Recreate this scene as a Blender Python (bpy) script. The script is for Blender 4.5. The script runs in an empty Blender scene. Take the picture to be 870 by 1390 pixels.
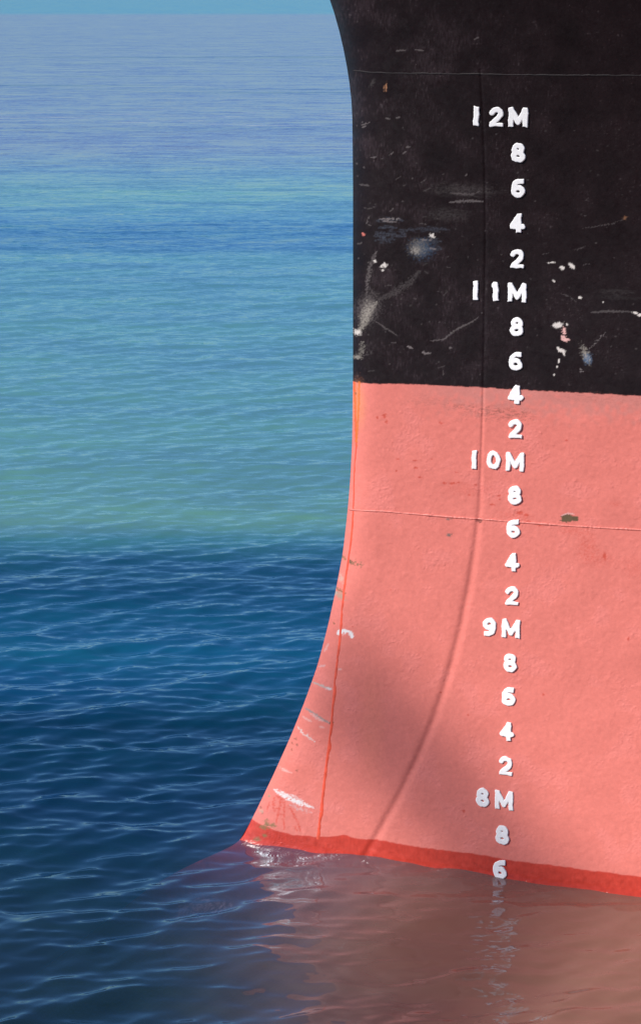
import bpy, math
import numpy as np

# ------------------------------------------------------------------ camera
scene = bpy.context.scene
C = scene.collection
EYE = 5.16            # metres above the water
F_PX = 3600.0         # focal length measured on the 1390 px high photograph
PITCH = math.atan((695 + 20) / F_PX)
cam = bpy.data.cameras.new('camera')
cam.sensor_fit = 'VERTICAL'
cam.sensor_height = 36.0
cam.sensor_width = 24.0
cam.lens = F_PX / 1390.0 * 36.0
cam.clip_start = 0.1
cam.clip_end = 20000
cam_o = bpy.data.objects.new('camera', cam)
cam_o.location = (0, 0, EYE)
cam_o.rotation_euler = (math.pi / 2 - PITCH, 0, 0)
C.objects.link(cam_o)
scene.camera = cam_o

# ------------------------------------------------------------------ light
SUN = np.array((-0.737, -0.356, 0.574))
SUN /= np.linalg.norm(SUN)
sun_el = math.asin(SUN[2])
world = bpy.data.worlds.new('World')
scene.world = world
world.use_nodes = True
wn = world.node_tree
for n in list(wn.nodes):
    wn.nodes.remove(n)
sky = wn.nodes.new('ShaderNodeTexSky')
sky.sky_type = 'NISHITA'
sky.sun_disc = False
sky.sun_elevation = sun_el
sky.sun_rotation = math.atan2(SUN[0], SUN[1])
sky.altitude = 1500
sky.air_density = 1.0
sky.dust_density = 0.1
sky.ozone_density = 1.6
bg = wn.nodes.new('ShaderNodeBackground')
bg.inputs['Strength'].default_value = 0.072
wo = wn.nodes.new('ShaderNodeOutputWorld')
tint = wn.nodes.new('ShaderNodeVectorMath'); tint.operation = 'MULTIPLY'
tint.inputs[1].default_value = (0.69, 0.90, 1.20)      # clear deep blue maritime sky
wn.links.new(sky.outputs[0], tint.inputs[0])
wn.links.new(tint.outputs[0], bg.inputs[0])
wn.links.new(bg.outputs[0], wo.inputs[0])

sl = bpy.data.lights.new('sun', 'SUN')
sl.energy = 4.2
sl.angle = math.radians(0.75)
sl.color = (1.0, 0.955, 0.89)
so = bpy.data.objects.new('sun', sl)
d = -SUN
so.rotation_euler = (math.acos(-d[2]), 0, math.atan2(d[0], -d[1]) if False else math.atan2(SUN[0], -SUN[1]))
so.location = (-40, -20, 60)
C.objects.link(so)
# lamp -Z axis must point along d: build it from a quaternion to be certain
import mathutils
so.rotation_mode = 'QUATERNION'
so.rotation_quaternion = mathutils.Vector(tuple(d)).to_track_quat('-Z', 'Y')

vs = scene.view_settings
vs.view_transform = 'Standard'
vs.look = 'None'
vs.gamma = 1.0
vs.use_curve_mapping = False
vs.exposure = 0.33

# ------------------------------------------------------------------ helpers
def lin(r, g, b):
    c = np.array((r, g, b)) / 255.0
    return np.where(c <= 0.04045, c / 12.92, ((c + 0.055) / 1.055) ** 2.4)

def props(o, label=None, cat=None, group=None, kind=None):
    if label: o['label'] = label
    if cat: o['category'] = cat
    if group: o['group'] = group
    if kind: o['kind'] = kind
    return o

def mesh_obj(name, verts, faces, mat, parent=None, smooth=True, loc=(0, 0, 0)):
    me = bpy.data.meshes.new(name)
    verts = np.asarray(verts, dtype=np.float32)
    verts = verts - np.asarray(loc, dtype=np.float32)
    if isinstance(faces, np.ndarray):
        nf, k = faces.shape
        me.vertices.add(len(verts))
        me.vertices.foreach_set('co', verts.ravel())
        me.loops.add(nf * k)
        me.loops.foreach_set('vertex_index', faces.astype(np.int32).ravel())
        me.polygons.add(nf)
        me.polygons.foreach_set('loop_start', np.arange(0, nf * k, k, dtype=np.int32))
        me.update(calc_edges=True)
    else:
        me.from_pydata([tuple(v) for v in verts], [], [list(f) for f in faces])
        me.update()
    me.validate()
    if smooth:
        me.polygons.foreach_set('use_smooth', np.ones(len(me.polygons), dtype=bool))
    if mat:
        me.materials.append(mat)
    o = bpy.data.objects.new(name, me)
    o.location = loc
    C.objects.link(o)
    if parent:
        o.parent = parent
    return o

def grid_faces(nr, nc, flip=False, off=0):
    i = np.arange(nr - 1)[:, None] * nc + np.arange(nc - 1)[None, :] + off
    i = i.ravel()
    q = np.stack([i, i + 1, i + nc + 1, i + nc], 1)
    return q[:, ::-1] if flip else q

def new_mat(name):
    m = bpy.data.materials.new(name)
    m.use_nodes = True
    nt = m.node_tree
    for n in list(nt.nodes):
        nt.nodes.remove(n)
    out = nt.nodes.new('ShaderNodeOutputMaterial')
    return m, nt, out

def N(nt, t, **kw):
    n = nt.nodes.new(t)
    for k, v in kw.items():
        setattr(n, k, v)
    return n

def ramp(nt, pts, interp='LINEAR'):
    r = nt.nodes.new('ShaderNodeValToRGB')
    cr = r.color_ramp
    cr.interpolation = interp
    while len(cr.elements) < len(pts):
        cr.elements.new(0.5)
    for e, (p, c) in zip(cr.elements, pts):
        e.position = p
        e.color = (c[0], c[1], c[2], 1)
    return r

def simple_mat(name, col, rough, metal=0.0, noise=0.15, scale=6.0, bump=0.0):
    m, nt, out = new_mat(name)
    p = N(nt, 'ShaderNodeBsdfPrincipled')
    tc = N(nt, 'ShaderNodeTexCoord')
    nz = N(nt, 'ShaderNodeTexNoise')
    nz.inputs['Scale'].default_value = scale
    nz.inputs['Detail'].default_value = 6
    nt.links.new(tc.outputs['Object'], nz.inputs['Vector'])
    c = np.array(col)
    r = ramp(nt, [(0.3, c * (1 - noise)), (0.7, np.minimum(c * (1 + noise), 1))])
    nt.links.new(nz.outputs[0], r.inputs[0])
    nt.links.new(r.outputs[0], p.inputs['Base Color'])
    p.inputs['Roughness'].default_value = rough
    p.inputs['Metallic'].default_value = metal
    if bump:
        b = N(nt, 'ShaderNodeBump')
        b.inputs['Strength'].default_value = 1.0
        b.inputs['Distance'].default_value = bump
        nt.links.new(nz.outputs[0], b.inputs['Height'])
        nt.links.new(b.outputs[0], p.inputs['Normal'])
    nt.links.new(p.outputs[0], out.inputs[0])
    return m

def sstep(a, b, x):
    t = np.clip((x - a) / (b - a), 0, 1)
    return t * t * (3 - 2 * t)

# periodic band limited noise fields on a regular 4 mm lattice
NX, NZ, STEP = 1024, 1536, 0.004
def field(seed, lo, hi, power=0.0, ax=1.0, az=1.0):
    """noise with wavelengths between lo and hi metres, unit variance"""
    rng = np.random.default_rng(seed)
    w = np.fft.rfft2(rng.standard_normal((NZ, NX)))
    fz = np.fft.fftfreq(NZ, STEP)[:, None] * az
    fx = np.fft.rfftfreq(NX, STEP)[None, :] * ax
    f = np.sqrt(fx * fx + fz * fz) + 1e-6
    g = np.exp(-(f * lo * 0.7) ** 4) * (1 - np.exp(-(f * hi) ** 2)) * f ** (-power)
    a = np.fft.irfft2(w * g, s=(NZ, NX))
    return (a - a.mean()) / a.std()

def samp(fl, x, z):
    u = (x / STEP) % NX
    v = (z / STEP) % NZ
    iu = np.floor(u).astype(int); iv = np.floor(v).astype(int)
    fu = u - iu; fv = v - iv
    iu %= NX; iv %= NZ
    iu1 = (iu + 1) % NX; iv1 = (iv + 1) % NZ
    return ((fl[iv, iu] * (1 - fu) + fl[iv, iu1] * fu) * (1 - fv)
            + (fl[iv1, iu] * (1 - fu) + fl[iv1, iu1] * fu) * fv)

# ------------------------------------------------------------------ hull form
YC = 15.62            # centre plane of the ship; bow points to -x, port side faces the quay
def ray(u, v):
    """direction of the sight line through a measured point of the photograph"""
    a = (np.asarray(u, float) - 435) / F_PX
    b = -(np.asarray(v, float) - 695) / F_PX
    cp, sp = math.cos(PITCH), math.sin(PITCH)
    return a, cp + b * sp, -sp + b * cp
stem_px = [(448, 0), (456, 25), (462.5, 50), (468, 75), (472, 97), (476, 125), (478, 150), (479, 250), (479, 400),
           (479, 517), (478, 600), (475.5, 650), (472, 692), (465.5, 750), (456, 800), (445, 850), (432, 900), (414.5, 950),
           (394.5, 1000), (372, 1050), (348, 1100), (332, 1131)]
sz, sx = [], []
for u, v in stem_px:
    a, b, c = ray(u, v)
    t = YC / b
    sx.append(a * t); sz.append(EYE + c * t)
top_x, top_z, bot_x, bot_z = sx[0], sz[0], sx[-1], sz[-1]
st = [(-5.0, bot_x - 1.9), (-2.2, bot_x - 1.9), (-1.1, bot_x - 1.6), (-0.6, bot_x - 0.95), (-0.3, bot_x - 0.58), (-0.16, bot_x - 0.34), (-0.08, bot_x - 0.16), (-0.02, bot_x - 0.02)]
st += sorted([(z, x) for z, x in zip(sz, sx)])
st += [(top_z + 0.5, top_x - 0.19), (top_z + 1.5, top_x - 0.75), (top_z + 3.0, top_x - 1.9), (top_z + 6.5, top_x - 4.8)]
_z = np.array([p[0] for p in st]); _x = np.array([p[1] for p in st])
zz = np.arange(-5.0, 11.5, 0.01)
xx = np.interp(zz, _z, _x)
ker = np.exp(-0.5 * (np.arange(-18, 19) / 4.0) ** 2); ker /= ker.sum()
xx = np.convolve(np.pad(xx, 18, mode='edge'), ker, mode='valid')
def stem(z):
    return np.interp(z, zz, xx)

def half(s, z):
    """half breadth at s metres abaft the stem and height z"""
    s = np.maximum(s, 0)
    nose = 0.10 - 0.065 * sstep(1.6, 0.0, z) + 0.14 * sstep(-0.02, -0.25, z)
    rad = 0.045 + 0.01 * sstep(1.6, 0.0, z) + 0.08 * sstep(0.0, -0.25, z)
    b = nose * (1 - np.exp(-s / rad))
    b = b + 5.0 * np.tanh((0.385 + 0.04 * sstep(1.6, 0.0, z)) * s / 5.0)
    fl = np.maximum(z - 3.35, 0)
    b = b + 0.20 * fl ** 2 / (1 + 0.10 * fl ** 2) * (s / (s + 0.35))
    return b

crease_px = [(652, 95), (655, 150), (658, 230), (659, 330), (657.5, 420), (656, 520), (654, 600), (651, 690), (646, 735),
             (638, 790), (626, 850), (611, 910), (590, 975), (567, 1030), (540, 1085), (515, 1130), (494, 1165), (470, 1200)]
def smooth_y(x, z):
    return YC - half(x - stem(z), z)
def at(u, v):
    """the point of the port side that stands on the sight line through a measured point"""
    a, b, c = ray(u, v)
    y = np.full(np.shape(a), 15.0)
    for _ in range(40):
        t = y / b
        y = 0.5 * y + 0.5 * smooth_y(a * t, EYE + c * t)
    t = y / b
    return a * t, EYE + c * t
def path(pts):
    u, v = at([p[0] for p in pts], [p[1] for p in pts])
    return np.stack([u, v], 1)
crease = path(crease_px)

N_low = field(11, 0.35, 1.6)
N_mid = field(12, 0.05, 0.25)
N_fine = field(13, 0.012, 0.06)
N_fine2 = field(14, 0.012, 0.05)
N_grain = field(15, 0.008, 0.02)
N_drag = field(16, 0.010, 0.05, 0, 5.0, 1.0)     # streaks along the ship
N_run = field(17, 0.010, 0.06, 0, 1.0, 5.0)      # streaks down the ship
N_patch = field(18, 0.15, 0.6, 1.0)

def seg_dist(x, z, P):
    """distance to a polyline, signed side and position along it"""
    best = np.full(x.shape, 1e9); al = np.zeros(x.shape); sd = np.zeros(x.shape)
    L = 0.0
    tot = np.sum(np.hypot(*(P[1:] - P[:-1]).T))
    for p, q in zip(P[:-1], P[1:]):
        e = q - p; l = math.hypot(*e)
        t = np.clip(((x - p[0]) * e[0] + (z - p[1]) * e[1]) / (l * l), 0, 1)
        dx = x - p[0] - t * e[0]; dz = z - p[1] - t * e[1]
        dd = np.hypot(dx, dz)
        m = dd < best
        best = np.where(m, dd, best)
        al = np.where(m, (L + t * l) / tot, al)
        sd = np.where(m, np.sign(dx * e[1] - dz * e[0]), sd)
        L += l
    return best, al, sd

def hull_relief(x, z):
    """outward relief of plating, old paint and welds, metres"""
    h = 0.0012 * samp(N_low, x, z)
    h = h + 0.00015 * samp(N_mid, x, z)
    # blistered and crusted old paint in patches
    patch = sstep(0.0, 1.3, samp(N_patch, x, z))
    crust = np.maximum(samp(N_fine, x, z) - 0.5, 0)
    h = h + patch * crust * 0.0014
    h = h + patch * 0.00035 * samp(N_fine2, x, z)
    # edges of thick paint layers: terraces of a slow noise
    t = samp(N_mid, x + 1.3, z + 2.1) + 0.8 * samp(N_patch, x + 0.7, z)
    h = h + 0.0006 * sstep(0.92, 1.08, t) + 0.0006 * sstep(-1.6, -1.4, t)
    # thin ridges of cracked and overpainted old coats
    rg_ = np.exp(-(samp(N_mid, x + 2.2, z + 0.9) / 0.20) ** 2) * sstep(0.5, 1.1, samp(N_patch, x + 1.9, z + 3.3))
    h = h + 0.0011 * rg_ * (0.6 + 0.4 * samp(N_fine2, x, z))
    h = h + 0.0009 * sstep(2.2, 3.0, samp(N_fine, x + 0.5, z + 1.5))
    h = h + 0.00010 * samp(N_grain, x, z)
    return h * (1 - 0.55 * sstep(2.70, 2.80, z))

def outer_y(x, z, d=None):
    y = smooth_y(x, z) - hull_relief(x, z)
    if d is None:
        d = seg_dist(x, z, crease)
    dist, al, side = d
    sg = dist * side
    deep = 0.0045 + 0.0055 * sstep(0.45, 0.62, al)
    wid = 0.007 + 0.016 * sstep(0.40, 0.62, al)
    y = y + deep * np.exp(-(dist / wid) ** 2)
    return y

# ------------------------------------------------------------------ hull mesh
s_dense = np.concatenate([(np.arange(40) / 40.0) ** 2 * 0.12, np.arange(0.12, 2.95, 0.0046)])
s_far = 2.95 + (np.linspace(0.03, 1, 60) ** 1.8) * 26
S1 = np.concatenate([s_dense, s_far])
Z1 = np.concatenate([np.linspace(-4.0, -0.45, 24)[:-1], np.arange(-0.45, 5.25, 0.0046), np.linspace(5.25, 10.2, 60)[1:]])
Sg, Zg = np.meshgrid(S1, Z1)
Xg = stem(Zg) + Sg
dcr = seg_dist(Xg.ravel(), Zg.ravel(), crease)
Yg = outer_y(Xg.ravel(), Zg.ravel(), dcr).reshape(Xg.shape)
near = sstep(0.0, 0.02, Sg)
Yg = YC + (Yg - YC) * 1.0
Yg[:, 0] = YC
X = Xg.ravel(); Z = Zg.ravel(); S = Sg.ravel()

# paint and wear of the plating (what colour each spot IS)
n_mid = samp(N_mid, X, Z); n_f = samp(N_fine, X, Z); n_f2 = samp(N_fine2, X, Z); n_g = samp(N_grain, X, Z)
n_d = samp(N_drag, X, Z); n_r = samp(N_run, X, Z); n_p = samp(N_patch, X, Z)
BLACK = np.array((0.0125, 0.0066, 0.0072))
PINK = np.array((0.69, 0.187, 0.148))
RED = np.array((0.50, 0.048, 0.030))
col = np.zeros((X.size, 3))
rough = np.zeros(X.size)

def line_z(pts):
    P = path(pts)
    o = np.argsort(P[:, 0])
    return np.interp(X, P[o, 0], P[o, 1], left=P[o[0], 1], right=P[o[-1], 1])
zb = line_z([(478, 517.5), (560, 521.5), (650, 526), (730, 530.5), (800, 534), (870, 537.5)])
zb = zb + 0.0012 * n_mid + 0.0007 * n_f
zr = line_z([(333, 1106), (342, 1112), (354, 1119), (375, 1127), (396, 1133), (430, 1136), (471, 1134), (481, 1138),
             (518, 1140.5), (562, 1149), (614, 1156), (640, 1158), (667, 1163), (700, 1169), (719, 1171), (772, 1177), (800, 1182), (824, 1184), (870, 1190)])
zr = zr + 0.0015 * n_mid + 0.0004 * n_f
k_black = sstep(-0.003, 0.003, Z - zb)[:, None]
k_red = sstep(0.004, -0.004, Z - zr)[:, None]
pink = PINK * (1 + 0.015 * n_p + 0.012 * n_mid + 0.010 * n_f)[:, None]
pink = pink * (1 - np.array((0.05, 0.10, 0.10)) * (sstep(0.9, 2.6, n_r) * sstep(-0.3, 1.2, n_p))[:, None])
pink = pink * (1 + np.array((0.0, 0.03, 0.06)) * sstep(0.3, 2.0, n_p)[:, None])
red = RED * (1 + 0.04 * n_mid + 0.04 * n_r)[:, None]
black = BLACK * (1 + 0.10 * n_p + 0.12 * n_f)[:, None]
dust = np.clip(0.5 * n_d + 0.5 * n_r - 0.9, 0, 1) * sstep(-0.5, 1.5, n_p)
black = black + dust[:, None] * np.array((0.030, 0.024, 0.024))
mott = sstep(0.2, 1.6, 0.6 * n_p + 0.7 * n_r) * sstep(1.6, 0.1, S)
black = black + mott[:, None] * np.array((0.010, 0.007, 0.008))
spk = sstep(2.35, 2.9, n_f) * sstep(-0.3, 1.0, n_p)
black = black + spk[:, None] * np.array((0.05, 0.04, 0.038))
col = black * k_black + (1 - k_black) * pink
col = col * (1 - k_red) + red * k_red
rough = 0.50 + 0.03 * n_mid + 0.0 * X
rough = rough - 0.25 * sstep(0.05, 0.01, Z)
rough = rough - 0.04 * k_black[:, 0] - 0.10 * k_red[:, 0]

def blend(mask, c, r=None):
    global rough
    m = np.clip(mask, 0, 1)[:, None]
    col[:] = col * (1 - m) + np.asarray(c)[None, :] * m
    if r is not None:
        rough = rough * (1 - m[:, 0]) + r * m[:, 0]

PPM = 235.0
def near_box(u0, v0, u1, v1, pad=14):
    x0, z1 = at(u0 - pad, v0 - pad); x1, z0 = at(u1 + pad, v1 + pad)
    return (X > x0) & (X < x1) & (Z > z0) & (Z < z1)
def blob(u, v, ru, rv, c, a=1.0, edge=0.35, rot=0.0, noise=0.35, nf=None, soft=None):
    """an irregular spot of colour, sizes in photograph pixels"""
    m = near_box(u - ru, v - rv, u + ru, v + rv, 22 + max(ru, rv) * 0.6)
    if not m.any(): return
    x0, z0 = at(u, v)
    dx = (X[m] - x0) * PPM; dz = (Z[m] - z0) * PPM
    cr, sr = math.cos(rot), math.sin(rot)
    p = dx * cr + dz * sr; q = -dx * sr + dz * cr
    rr = np.sqrt((p / ru) ** 2 + (q / rv) ** 2)
    nn = (n_f2 if nf is None else nf)[m]
    k = sstep(1 + edge, 1 - edge, rr + noise * nn)
    if soft is not None:
        k = k * sstep(soft, soft + 1.0, 0.5 * n_f[m] + 0.9 * n_d[m])
    if nf is not None: k = k * np.clip(0.70 + 0.40 * n_f2[m] + 0.25 * n_g[m], 0, 1)
    full = np.zeros(X.size); full[m] = k * a
    blend(full, c)
def stroke(pts, w, c, a=1.0, noise=0.4, taper=True, broken=None, nf=None, edge=0.4):
    """a scratch, drip or brush line along measured points"""
    us = [p[0] for p in pts]; vv = [p[1] for p in pts]
    m = near_box(min(us), min(vv), max(us), max(vv), 12 + w)
    if not m.any(): return
    P = path(pts)
    dd, al, sd = seg_dist(X[m], Z[m], P)
    nn = (n_f2 if nf is None else nf)[m]
    ww = w * (1 + noise * nn) * ((np.clip(4 * al * (1 - al), 0, 1) ** 0.5) if taper else 1)
    k = sstep(1 + edge, 1 - edge, dd * PPM / np.maximum(ww, 0.05))
    if nf is not None: k = k * np.clip(0.70 + 0.40 * n_f2[m] + 0.25 * n_g[m], 0, 1)
    if broken is not None:
        k = k * sstep(broken, broken + 0.8, n_f[m])
    full = np.zeros(X.size); full[m] = k * a
    blend(full, c)

CHIP = np.array((0.70, 0.62, 0.56)); GREY = np.array((0.085, 0.070, 0.067)); CREAM = np.array((0.30, 0.26, 0.22))
BLUE = np.array((0.035, 0.06, 0.10)); PALEP = np.array((0.72, 0.40, 0.36)); OLIVE = np.array((0.13, 0.085, 0.045))
BROWN = np.array((0.22, 0.10, 0.05)); REDD = np.array((0.50, 0.055, 0.03)); ORANGE = np.array((0.72, 0.20, 0.05))
WHITE = np.array((0.74, 0.68, 0.66))
# ---- scuffs on the black topside
blob(628, 258, 36, 7, GREY * 0.75, 0.6, 0.8, noise=0.3, nf=n_d)
stroke([(608, 275), (632, 272.5), (657, 273.5)], 1.6, GREY * 1.5, 0.8)
stroke([(610, 262), (640, 264), (652, 259)], 1.2, GREY * 1.3, 0.55)
blob(606, 291, 22, 7, GREY * 0.7, 0.55, 0.9, noise=0.3, nf=n_d)
for (a_, b_, y_, w_, al_) in [(510, 548, 298, 2.0, 0.55), (512, 540, 308, 1.6, 0.5), (506, 552, 318, 3.2, 0.5), (508, 536, 325, 2.2, 0.45), (540, 612, 311, 2.0, 0.4), (566, 600, 327, 3.0, 0.45), (575, 600, 337, 2.0, 0.45)]:
    stroke([(a_, y_ + 1.5), ((a_ + b_) / 2, y_), (b_, y_ + 1)], w_ * 1.4, (BLUE + GREY) * 0.55, al_, 0.5, nf=n_d)
for (a_, b_, y_) in [(514, 530, 297), (518, 538, 300), (524, 544, 296.5), (570, 588, 325), (580, 592, 337)]:
    stroke([(a_, y_), (b_, y_ + 1.2)], 1.1, GREY * 2.0, 0.8, 0.6)
blob(572, 338, 13, 11, BLUE * 1.2, 0.6, 0.7)
blob(567, 336, 10, 9, CREAM * 0.7, 0.6, 0.8, noise=0.3, nf=n_f); blob(564, 340, 5, 4, CREAM, 0.7, 0.6, noise=0.5)
blob(586, 320, 3.4, 2.6, CHIP, 0.9, 0.4, rot=-0.5)
blob(493, 318, 2.6, 2.0, PINK * 0.8, 0.9)
# cream smear by the stem
stroke([(512, 340), (503, 358), (499, 380), (498, 398)], 2.6, GREY * 1.7, 0.6, 0.6, nf=n_f)
stroke([(570, 366), (556, 383), (536, 397), (514, 407)], 4.2, GREY * 1.0, 0.55, 0.4, nf=n_f)
blob(500, 418, 12, 17, GREY * 1.7, 0.45, 0.8, rot=-0.35)
blob(497, 425, 6.5, 15, CREAM * 0.85, 0.85, 0.55, rot=-0.30, noise=0.35, nf=n_f)
stroke([(512, 409), (500, 424), (494, 440), (484, 453)], 3.6, CREAM * 0.9, 0.85, 0.6, nf=n_f)
blob(485, 451, 5, 3.5, CHIP, 0.75, 0.6)
stroke([(492, 462), (492, 476), (484, 487)], 3.6, CREAM * 0.6, 0.7, 0.7, nf=n_f)
blob(485, 485, 5.5, 2.2, CREAM, 0.7, 0.5)
for p in [(522, 360, 3.4, 3.0), (509, 355, 2.0, 1.8), (519, 367, 1.8, 1.4), (517, 362, 1.5, 1.2)]:
    blob(*p, CHIP, 0.9, 0.4)
stroke([(508, 435), (524, 446), (540, 456)], 1.0, GREY * 1.3, 0.6)
stroke([(582, 463), (602, 461), (612, 452), (625, 444), (640, 437), (650, 430)], 1.1, GREY * 1.5, 0.65, 0.6)
stroke([(552, 470), (560, 473)], 1.1, GREY * 2.5, 0.8); stroke([(572, 478), (584, 480)], 1.3, GREY * 2.3, 0.8, 0.6)
stroke([(608, 473), (614, 471)], 1.2, GREY * 1.8, 0.7); stroke([(487, 250), (502, 252)], 1.2, GREY, 0.7)
for p in [(524, 118, 1.0, 5), (521, 120, 0.8, 3.5)]:
    blob(*p, BROWN * 1.6, 0.8, 0.4)
blob(505, 113, 2.2, 5.5, GREY * 0.6, 0.6, 0.6, rot=-0.5)
for P_ in [[(490, 170), (502, 166)], [(491, 173), (497, 171)], [(523, 160), (530, 162)], [(537, 160), (543, 159)], [(503, 214), (511, 213)], [(546, 209), (552, 205)], [(550, 200), (558, 199)],
           [(631, 239), (634, 236)], [(537, 69), (552, 68)], [(643, 54), (650, 50)], [(562, 67), (575, 69)], [(528, 211), (534, 206)]]:
    stroke(P_, 0.9, GREY * 1.5, 0.7, 0.4)
rngc = np.random.default_rng(5)
for _ in range(110):
    u_ = 484 + rngc.random() ** 1.3 * 380; v_ = 150 + rngc.random() * 360
    blob(u_, v_, 0.7 + rngc.random() * 0.9, 0.6 + rngc.random() * 0.6, GREY * (0.4 + 0.9 * rngc.random()), 0.6, 0.5)
for _ in range(32):
    u_ = 484 + rngc.random() * 130; v_ = 240 + rngc.random() * 270; l_ = 4 + 10 * rngc.random(); a_ = rngc.normal(0, 0.35) + (1.0 if rngc.random() < 0.25 else 0)
    stroke([(u_, v_), (u_ + l_ * math.cos(a_), v_ - l_ * math.sin(a_))], 0.8, GREY * (0.5 + rngc.random()), 0.5, 0.6)
# chips to the right of the draft marks
for (u_, v_, a_, b_, r_) in [(748, 356.5, 5, 0.9, 0.1), (762.5, 363.5, 2.8, 2.6, 0), (776, 361, 4.8, 2.6, -0.7), (751, 381.5, 2.2, 1.2, -0.7), (786.5, 404, 1.9, 1.6, 0),
                             (756.5, 441.5, 6.2, 3.8, 0.1), (769, 440.5, 1.3, 1.6, 0), (757.5, 474, 1.6, 3.4, 0.2), (762, 476, 4.5, 2.2, -0.3), (765, 480, 1.2, 3, 0.3),
                             (758, 490, 1.2, 2.5, -0.2), (755.5, 497.5, 0.9, 1.6, 0), (751.5, 508.5, 1.3, 1.2, 0), (861, 424.5, 3.8, 1.4, -0.2), (868, 427.5, 3.2, 2.0, 0), (818, 410, 1.2, 0.9, 0)]:
    blob(u_, v_, a_, b_, CHIP, 0.95, 0.3, rot=r_, noise=0.25)
blob(765, 449, 2.4, 5.5, PALEP, 0.95, 0.3, rot=0.1); blob(764.5, 459, 3.0, 3.6, PALEP, 0.95, 0.3); blob(768, 461.5, 4, 2.0, PALEP, 0.95, 0.3)
blob(794, 481, 4.2, 10, CREAM * 1.1, 0.85, 0.6, rot=0.35, noise=0.4, nf=n_f); blob(797, 487, 4.5, 6, BLUE * 3 + 0.05, 0.5, 0.7)
stroke([(799, 474), (806, 467), (813, 460), (822, 450)], 1.1, GREY * 2.2, 0.7, 0.8, broken=-0.6)
stroke([(786, 500), (791, 505)], 1.6, GREY * 2.5, 0.8, 0.7, broken=-0.5)
stroke([(800, 424), (825, 422.5), (857, 423)], 1.5, GREY * 1.1, 0.7, 0.4)
blob(835, 396, 18, 3, GREY * 0.5, 0.6, 0.8, nf=n_d); blob(840, 404, 26, 2.4, GREY * 0.35, 0.6, 0.8, nf=n_d)
for P_ in [[(776, 340), (786, 338), (794, 334)], [(735, 346), (745, 343)], [(760, 398), (772, 403), (782, 410)], [(790, 360), (800, 358)], [(850, 296), (845, 297)], [(790, 310), (830, 304), (848, 297)]]:
    stroke(P_, 0.9, GREY * 1.0, 0.6, 0.7, broken=-0.8)
blob(847.5, 295.5, 2.6, 2.2, BROWN * 0.9, 0.8)
# ---- marks on the pink boot topping
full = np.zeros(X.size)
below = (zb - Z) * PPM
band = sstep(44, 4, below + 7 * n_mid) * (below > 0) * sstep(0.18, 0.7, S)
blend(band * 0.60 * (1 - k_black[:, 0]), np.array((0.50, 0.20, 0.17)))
for (u_, v_, a_, b_, al_) in [(683, 557, 24, 5, .55), (664, 560, 34, 7, .5), (690, 566, 28, 8, .55), (705, 563, 12, 6, .5), (650, 553, 28, 4, .45), (800, 541, 50, 6, .35), (583, 545, 26, 7, .30), (625, 551, 20, 5, .3)]:
    blob(u_, v_, a_, b_, (0.30, 0.10, 0.075), al_ * 0.9, 0.8, noise=0.45, nf=n_f, soft=-0.6)
for (u_, v_, a_, b_) in [(521.5, 564.5, 2.6, 3.0), (524.5, 572.5, 1.7, 2.4), (598.5, 574, 2.6, 1.5), (512, 567, 1.2, 2), (603, 655.5, 2.2, 1.7), (613.5, 656, 4.5, 1.4), (622, 655, 2, 0.9), (645, 658, 1.6, 1.4), (637, 672, 2, 0.9),
                         (540, 623, 1.6, 1), (563, 625, 2.4, 1.1), (564, 635, 2.6, 1.2), (586, 623, 1.2, 0.8), (538, 639, 1.2, 1.2), (570, 648, 3, 1), (677, 673, 2, 1.2), (678, 678, 1.5, 1), (668, 685, 3, 1.2),
                         (619, 641, 1.8, 1), (705, 696, 4, 2.4), (714, 699, 3, 1.8), (733, 712, 4.5, 1.8), (716, 708, 3, 1.4), (820, 755, 2.2, 4.5), (768, 598, 1.5, 1), (852, 867, 1.2, 2), (635, 970, 1.2, 1.2), (737, 943, 1.5, 1.5),
                         (690, 1098, 1.6, 1), (629, 1101, 2.2, 1.8), (598, 940, 1.2, 1.0), (478, 851, 1.2, 1), (530, 801, 1, 1), (736, 1190, 1, 1)]:
    blob(u_, v_, a_, b_, REDD, 0.75, 0.6)
for (u_, v_, a_, b_, al_) in [(797, 742, 10, 14, .35), (775, 720, 14, 5, .3), (835, 684, 5, 3, .3), (700, 700, 16, 5, .3), (812, 760, 16, 8, .22), (640, 664, 30, 8, .2), (860, 770, 12, 10, .2)]:
    blob(u_, v_, a_, b_, REDD * 1.1, al_, 0.9, noise=0.5, nf=n_f)
blob(770, 703, 8.0, 5.6, OLIVE, 1, 0.12, noise=0.12); blob(780, 704, 5.0, 3.6, OLIVE, 1, 0.12, noise=0.15); blob(765, 706.5, 4, 2.4, OLIVE, 1, 0.12)
stroke([(761, 700), (770, 696.8), (780, 698)], 1.0, PALEP, 0.8)
blob(609, 726, 3.2, 2.2, (0.16, 0.13, 0.11), 0.9, 0.4); blob(608, 704.5, 3.5, 1.6, (0.2, 0.13, 0.11), 0.8, 0.5); blob(650.5, 706.5, 3.6, 3.2, (0.16, 0.05, 0.04), 0.9, 0.5)
# yellow rust run at the head of the stem
blob(486, 550, 9, 26, (0.74, 0.27, 0.12), 0.5, 0.8, noise=0.1)
stroke([(480.5, 519), (482, 545), (482.5, 570), (483.5, 600)], 1.5, (0.72, 0.11, 0.03), 0.9, 0.3, taper=False)
stroke([(487.5, 519), (487, 545), (485.5, 575), (483.5, 605)], 1.3, (0.62, 0.15, 0.03), 0.85, 0.3, taper=False)
stroke([(484, 519), (484, 545), (484, 568)], 2.6, ORANGE, 0.35)
blob(482.5, 534, 1.4, 1.8, BROWN, 0.9)
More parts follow.
